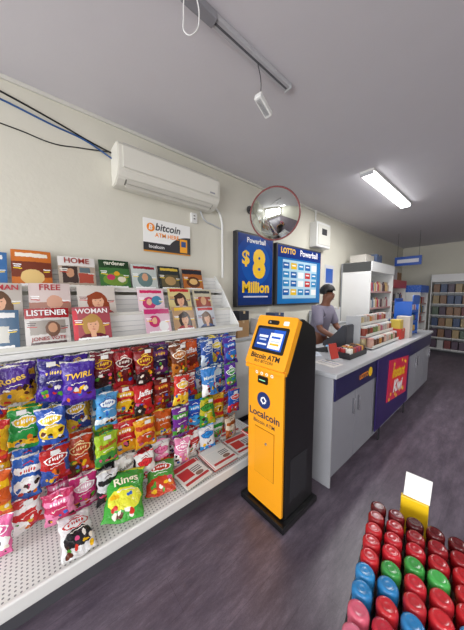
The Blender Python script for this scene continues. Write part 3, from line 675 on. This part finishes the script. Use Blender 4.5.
jcols=['a87858','c09888','883828','b8a880','a85870','687848','a8a098','5a3420','b07838']
for t in range(3):
    for j in range(11):
        for r in range(2 if t<2 else 1):
            x=-1.06+.085-.07*t-.075*r; y=3.29-.41+.082*j
            o=obj('sweet_tub',jm.copy(),mat(random.choice(jcols),.3,bump=.6,bscale=120),None,(x,y,CZ+.0205+.12*t)); top(o,'small tub of sweets with pale lid in the rack','tub of sweets','tubs of sweets in the rack')
            obj('lid',lm.copy(),mat(random.choice(['c8c4bc','b8b8bc','b88880']),.4),o,(0,0,.0851))
for k,(x,y,z,sx,sy,sz,c) in enumerate([(-1.0,3.90,CZ,.16,.18,.14,'b83a30'),(-1.0,3.90,CZ+.141,.12,.14,.12,'c8b048'),(-.96,4.12,CZ,.16,.16,.30,'c0b8b0'),(-1.2,4.2,CZ,.14,.16,.24,'3a4a7a')]):
    carton(x,y,z,sx,sy,sz,c,'small coloured display carton on the counter')
bd=top(empty('merchandise_rack',(-1.02,4.48,CZ)),'blue countertop merchandise rack with small packets','display rack')
M_blue=mat('1a56b0',.35)
bx('back',-.12,-.11,-.2,.2,0,.55,M_blue,bd); bx('side',-.11,.10,-.2,-.19,0,.5,M_blue,bd); bx('side',-.11,.10,.19,.2,0,.5,M_blue,bd)
for t in range(3): bx('rack_shelf',-.11,.10,-.19,.19,.02+.16*t,.03+.16*t,M_blue,bd); bx('rack_lip',.095,.10,-.19,.19,.03+.16*t,.06+.16*t,M_blue,bd,bev=.001)
obj('header',rrect(.40,.14,.05,.01),M_blue,bd,(.10,0,.46),(0,0,R(90)))
pk=boxme(-.02,.02,-.028,.028,0,.10,.005); pk.materials.append(M_white)
for t in range(3):
    for j in range(6):
        o=obj('snack_packet',pk,None,None,(-.97,4.48-.155+.062*j,CZ+.0305+.16*t)); o.material_slots[0].link='OBJECT'; o.material_slots[0].material=mat(random.choice(['b03030','c8c8c8','c8a030','3a8a50','6a2a6a']),.35)
        top(o,'small coloured packet on the blue merchandise rack','packet','packets on the blue rack')

# ------------------------------------------------------------------ fridge & shelves behind
btl=lathe([(0,0),(.032,0),(.034,.01),(.034,.13),(.014,.17),(.014,.2),(0,.2)],12); btl.materials.append(M_white)
pkt=boxme(-.045,.045,-.035,.035,0,.17,.008); pkt.materials.append(M_white)
def showcase(x0,x1,y0,y1,h,label,hdr,cols,ns=5,name='display_fridge',inner=None,item='mix'):
    e=top(empty(name,((x0+x1)/2,(y0+y1)/2,0)),label,'fridge' if 'fridge' in name else 'shelf')
    bx('back',x0,x0+.03,y0,y1,.0,h,M_white if inner is None else inner,e,w=True)
    bx('side_panel',x0+.03,x1,y0,y0+.03,0,h,M_white,e,w=True); bx('side_panel',x0+.03,x1,y1-.03,y1,0,h,M_white,e,w=True)
    bx('header',x0+.03,x1+.01,y0,y1,h-.18,h,mat(hdr,.4,emit=.1),e,w=True)
    bx('base',x0+.03,x1,y0+.03,y1-.03,0,.35,M_lgrey,e,w=True)
    zs=[.37+(h-.6)*k/ns for k in range(ns)]
    for z in zs: bx('shelf_board',x0+.03,x1-.03,y0+.03,y1-.03,z-.02,z,M_white,e,w=True); bx('price_strip',x1-.03,x1-.025,y0+.03,y1-.03,z-.025,z+.01,mat('c8a0a0',.5),e,w=True,bev=.001)
    for z in zs[2:]:
        y=y0+.085
        while y<y1-.07:
            if item=='mix' and random.random()<.5:
                o=obj('drink_bottle',btl,None,None,(x1-.09,y,z+.001)); lab,cat,grp='small drink bottle on a shelf of the white display','bottle','bottles in the white displays'; st=.076
            else:
                o=obj('snack_packet',pkt,None,None,(x1-.10,y,z+.001)); lab,cat,grp='small coloured packet standing on a shelf of the display','packet','packets in the white displays'; st=.082
            o.material_slots[0].link='OBJECT'; o.material_slots[0].material=mat(random.choice(cols),.3)
            top(o,lab,cat,grp); y+=st+random.uniform(0,.02)
    return e
showcase(XW+.025,-1.64,4.72,6.0,2.16,'white upright open display fridge stocked with goods','e0e0e0',['b8a8a0','a83a50','8a8a98','c0a070','6a7888','503038','c8c4c0'],inner=mat('8a8c90',.5))
showcase(XW+.025,-1.72,6.15,7.3,1.9,'white upright shelf unit stocked with goods','a03038',['3a2a2a','2a3a6a','903030','a8a8a8','30302f'],inner=mat('505054',.5))
carton(-1.95,6.35,1.9,.3,.3,.22,'2a4a9a','blue carton on top of a tall shelf'); carton(-1.95,6.7,1.9,.3,.3,.28,'b8b8bc','pale carton on top of a tall shelf'); carton(-1.95,7.05,1.9,.3,.3,.2,'8a6a48','brown carton on top of a tall shelf')
carton(-1.95,5.1,2.16,.3,.4,.16,'b8b4ac','pale carton on top of the display fridge'); carton(-1.95,5.6,2.16,.3,.3,.22,'5a6a8a','blue-grey carton on top of the display fridge')
showcase(-1.9,-1.45,7.45,8.3,1.8,'tall stocked shelf unit near the far wall','2a5ab0',['b83a40','2a6aa0','c8a840','b0b0b0','303038'],name='shelf_unit',inner=mat('505054',.5))
ws=top(empty('wall_shelving',(-.5,8.55,0)),'long white stocked shelving against the far wall','shelf')
bx('back',-.9,.9,.22,.24,0,2.1,M_lgrey,ws); bx('side_panel',-.92,-.9,-.15,.24,0,2.1,M_white,ws); bx('side_panel',.9,.92,-.15,.24,0,2.1,M_white,ws); bx('header',-.9,.9,-.15,.22,1.9,2.1,M_white,ws)
for t in range(6): bx('shelf_board',-.9,.9,-.15,.22,.1+.3*t,.12+.3*t,M_white,ws)
bigp=boxme(-.065,.065,-.05,.05,0,.22,.01); bigp.materials.append(M_white)
for t in range(6):
    for j in range(12):
        o=obj('grocery_packet',bigp,None,None,(-1.3+.145*j,8.48,.1205+.3*t)); o.material_slots[0].link='OBJECT'; o.material_slots[0].material=mat(random.choice(['6a3434','3a4a6a','988460','a8a8a8','506050','4a3a4a','806048','c0bcb4']),.4)
        top(o,'large muted grocery packet on the far wall shelving','packet','packets on the far wall shelving')
hs=top(empty('hanging_sign',(-1.55,6.6,2.22)),'blue and white rectangular sign hanging from the ceiling','sign')
bx('panel',-.25,.25,-.01,.01,0,.2,paint('1c4aa0',[('r',.5,.5,.4,.2,'c8c8d0')],rough=.4),hs); tube('wire',[(-.2,0,.2),(-.2,0,H-2.22)],.003,M_dark,hs); tube('wire',[(.2,0,.2),(.2,0,H-2.22)],.003,M_dark,hs)

# ------------------------------------------------------------------ person
PX,PY=-1.80,3.22
def skin(name,V,E,m,par,sub=2):
    me=bpy.data.meshes.new(name); me.from_pydata([v[:3] for v in V],E,[])
    o=bpy.data.objects.new(name,me); COL.objects.link(o)
    md=o.modifiers.new('s','SKIN'); md.use_smooth_shade=True; sb=o.modifiers.new('u','SUBSURF'); sb.levels=sub; sb.render_levels=sub
    for i,sv in enumerate(me.skin_vertices[0].data):
        r=V[i][3]; sv.radius=(r if isinstance(r,tuple) else (r,r)); sv.use_root=(i==0)
    m2=evalmesh(o); bpy.data.objects.remove(o); m2.materials.clear()
    return obj(name,m2,m,par,smooth=True)
M_skin=mat('7a4e3a',.55); M_shirt=mat('7f7a8c',.8,bump=.2); M_trou=mat('26262e',.8); M_hair=mat('100d0c',.6,bump=.4,bscale=90)
PE=top(empty('person',(PX,PY,0)),'dark-haired person in a grey-lavender shirt bending over the counter','person')
V=[(0,0,.92,.13),(.02,0,1.06,.12),(.06,0,1.22,.13),(.09,0,1.34,.10),(.115,0,1.42,.055),(.13,0,1.48,.06),(.15,0,1.54,.082),(.145,0,1.60,.08),(.235,0,1.525,.016)]
E=[(0,1),(1,2),(2,3),(3,4),(4,5),(5,6),(6,7),(6,8)]
for s_ in (-1,1):
    b=len(V)
    V+=[(.09,s_*.15,1.345,.062),(.13,s_*.215,1.2,.05),(.17,s_*.23,1.09,.042),(.30,s_*.19,1.02,.034),(.41,s_*.15,.985,.026),(.46,s_*.14,.98,.03)]
    E+=[(3,b),(b,b+1),(b+1,b+2),(b+2,b+3),(b+3,b+4),(b+4,b+5)]
    for k,(dy,L_) in enumerate([(-.027,.05),(-.01,.062),(.007,.066),(.022,.058)]):
        f=len(V); V+=[(.475,s_*.14+dy,.978,.010),(.475+L_*.6,s_*.14+dy*1.2,.975,.009),(.475+L_,s_*.14+dy*1.25,.962,.007)]
        E+=[(b+5,f),(f,f+1),(f+1,f+2)]
    f=len(V); V+=[(.45,s_*.14-s_*.035,.975,.010),(.48,s_*.14-s_*.05,.965,.008)]; E+=[(b+5,f),(f,f+1)]
    b=len(V)
    V+=[(0,s_*.09,.84,.095),(.02,s_*.10,.48,.062),(0,s_*.10,.09,.042),(.13,s_*.11,.035,.034)]
    E+=[(0,b),(b,b+1),(b+1,b+2),(b+2,b+3)]
skin('body',V,E,M_skin,PE)
Vs=[(0,0,.93,.145),(.02,0,1.06,.137),(.06,0,1.22,.148),(.09,0,1.345,.115),(.112,0,1.40,.066)]
Es=[(0,1),(1,2),(2,3),(3,4)]
for s_ in (-1,1):
    b=len(Vs); Vs+=[(.09,s_*.15,1.35,.078),(.13,s_*.215,1.2,.068),(.16,s_*.228,1.12,.06)]; Es+=[(3,b),(b,b+1),(b+1,b+2)]
skin('shirt',Vs,Es,M_shirt,PE)
Vt=[(0,0,.92,.14)];Et=[]
for s_ in (-1,1):
    b=len(Vt); Vt+=[(0,s_*.09,.82,.11),(.02,s_*.10,.48,.08),(0,s_*.10,.10,.065)]; Et+=[(0,b),(b,b+1),(b+1,b+2)]
skin('trousers',Vt,Et,M_trou,PE)
hb=bmesh.new(); bmesh.ops.create_icosphere(hb,subdivisions=4,radius=1)
for v in hb.verts: v.co=Vector((v.co.x*.105,v.co.y*.094,v.co.z*.10))*(1+.04*math.sin(v.co.x*40)*math.sin(v.co.y*37))
bmesh.ops.delete(hb,geom=[v for v in hb.verts if (v.co.x>.045 and v.co.z<.02) or v.co.z<-.06],context='VERTS')
obj('hair',bm2me(hb),M_hair,PE,(.135,0,1.605),(0,R(12),0),smooth=True)
for s_ in (-1,1):
    obj('eye',lathe([(0,-.008),(.007,-.004),(.008,0),(.007,.004),(0,.008)],10),M_txtk,PE,(.222,s_*.03,1.555))
    obj('ear',lathe([(0,-.02),(.012,-.012),(.014,.0),(.012,.014),(0,.022)],10),M_skin,PE,(.15,s_*.085,1.55))
obj('mouth',boxme(-.004,.004,-.02,.02,-.003,.003,.001),mat('5a2a24',.5),PE,(.222,0,1.49))

# ------------------------------------------------------------------ bottle stand (near)
th=R(11.2); O=Vector((-.1975,.588,0)); ex=Vector((math.cos(th),math.sin(th),0)); ey=Vector((-math.sin(th),math.cos(th),0))
BS=top(empty('display_stand',O,(0,0,th)),'dark display stand holding rows of colour-capped bottles','display stand')
bx('tray',-.035,.36,-.30,.47,.575,.595,M_dark,BS)
bx('tray_side',-.038,-.032,-.30,.47,.575,.62,M_dark,BS,bev=.002); bx('tray_side',.36,.367,-.30,.47,.575,.62,M_dark,BS,bev=.002)
bx('tray_back',-.035,.36,.47,.48,.575,.62,M_dark,BS,bev=.002)
for x_ in (-.03,.34):
    for y_ in (-.28,.45): bx('leg',x_,x_+.02,y_,y_+.02,0,.575,M_dark,BS)
bx('lower_shelf',-.03,.36,-.28,.46,.2,.215,M_dark,BS)
hd=bx('header_card',.065,.15,.49,.51,.50,.765,mat('e0b818',.4),BS); bx('header_post',.1,.12,.51,.53,.0,.5,M_grey,BS)
o=bx('price_card',-.04,.04,-.003,.003,0,.09,M_white,BS,bev=.001); o.location=(.112,.50,.765); o.rotation_euler=(R(-8),R(3),0)
body=lathe([(0,0),(.021,0),(.024,.004),(.024,.105),(.02,.115),(0,.115)],24); body.materials.append(M_white)
neck=lathe([(.0245,.03),(.0247,.031),(.0247,.085),(.0245,.086)],24); neck.materials.append(mat('c8b8b0',.4))
cap=lathe([(.0,.0),(.0245,0),(.0255,.003),(.0255,.018),(.0248,.026),(.021,.032),(.015,.0335),(.013,.0325),(.006,.033),(0,.0335)],28); cap.materials.append(M_white)
rowc=[['c83040','c02838','d06a80','e0708a'],['e890a0','c83848','38a0d0','e07080'],['c86a80','c03038','3a88c0','c03038'],['c85a70','b02838','c83038','3a90c8'],['2a78b0','b82830','2a78b0','3a90c0'],['2f80b8','2a78b0','b02830','c02830'],['b82028','3a9044','b82430','b82830'],['b02028','c02430','3a9040','48a850'],['b01c24','b01c28','b01c28','a82028'],['8a161c','a01a24','8a1820','8a1c24'],['5a1418','6a161c','4a1418','5a1418']]
for r in range(-3,8):
    cols=rowc[r+3]
    for c in range(6):
        p_=O+ex*(c*.056+ (random.uniform(-.002,.002)))+ey*(r*.0555+.02+random.uniform(-.002,.002))
        colr=cols[c%4]
        o=obj('candy_bottle',body,None,None,(p_.x,p_.y,.596)); 
        o.material_slots[0].link='OBJECT'; o.material_slots[0].material=mat(colr,.3)
        top(o,'small bottle with glossy coloured round cap in the stand','bottle','capped bottles in the stand')
        cc=obj('cap',cap,None,o,(0,0,.115),smooth=True)
        cc.material_slots[0].link='OBJECT'; cc.material_slots[0].material=mat(colr,.22)
        obj('label_band',neck,None,o)
# ------------------------------------------------------------------ lights
def area(loc,rot,sx,sy,e,col=(1,1,1)):
    la=bpy.data.lights.new('window_light','AREA'); la.shape='RECTANGLE'; la.size=sx; la.size_y=sy; la.energy=e; la.color=col
    lo=bpy.data.objects.new('window_light',la); COL.objects.link(lo); lo.location=loc; lo.rotation_euler=rot
area((.5,YS-.3,1.5),(R(90),0,0),4.8,2.0,300,(.99,.99,1))
w=bpy.data.worlds.new('world'); scene.world=w; w.use_nodes=True
bg=w.node_tree.nodes['Background']; bg.inputs[0].default_value=(.75,.85,.95,1); bg.inputs[1].default_value=1.5
gp=obj('ground',boxme(-15,15,-20,YS-.15,-.12,-.02,0),mat('8a8a88',.8)); gp['kind']='structure'
scene.view_settings.view_transform='Standard'
scene.view_settings.exposure=0
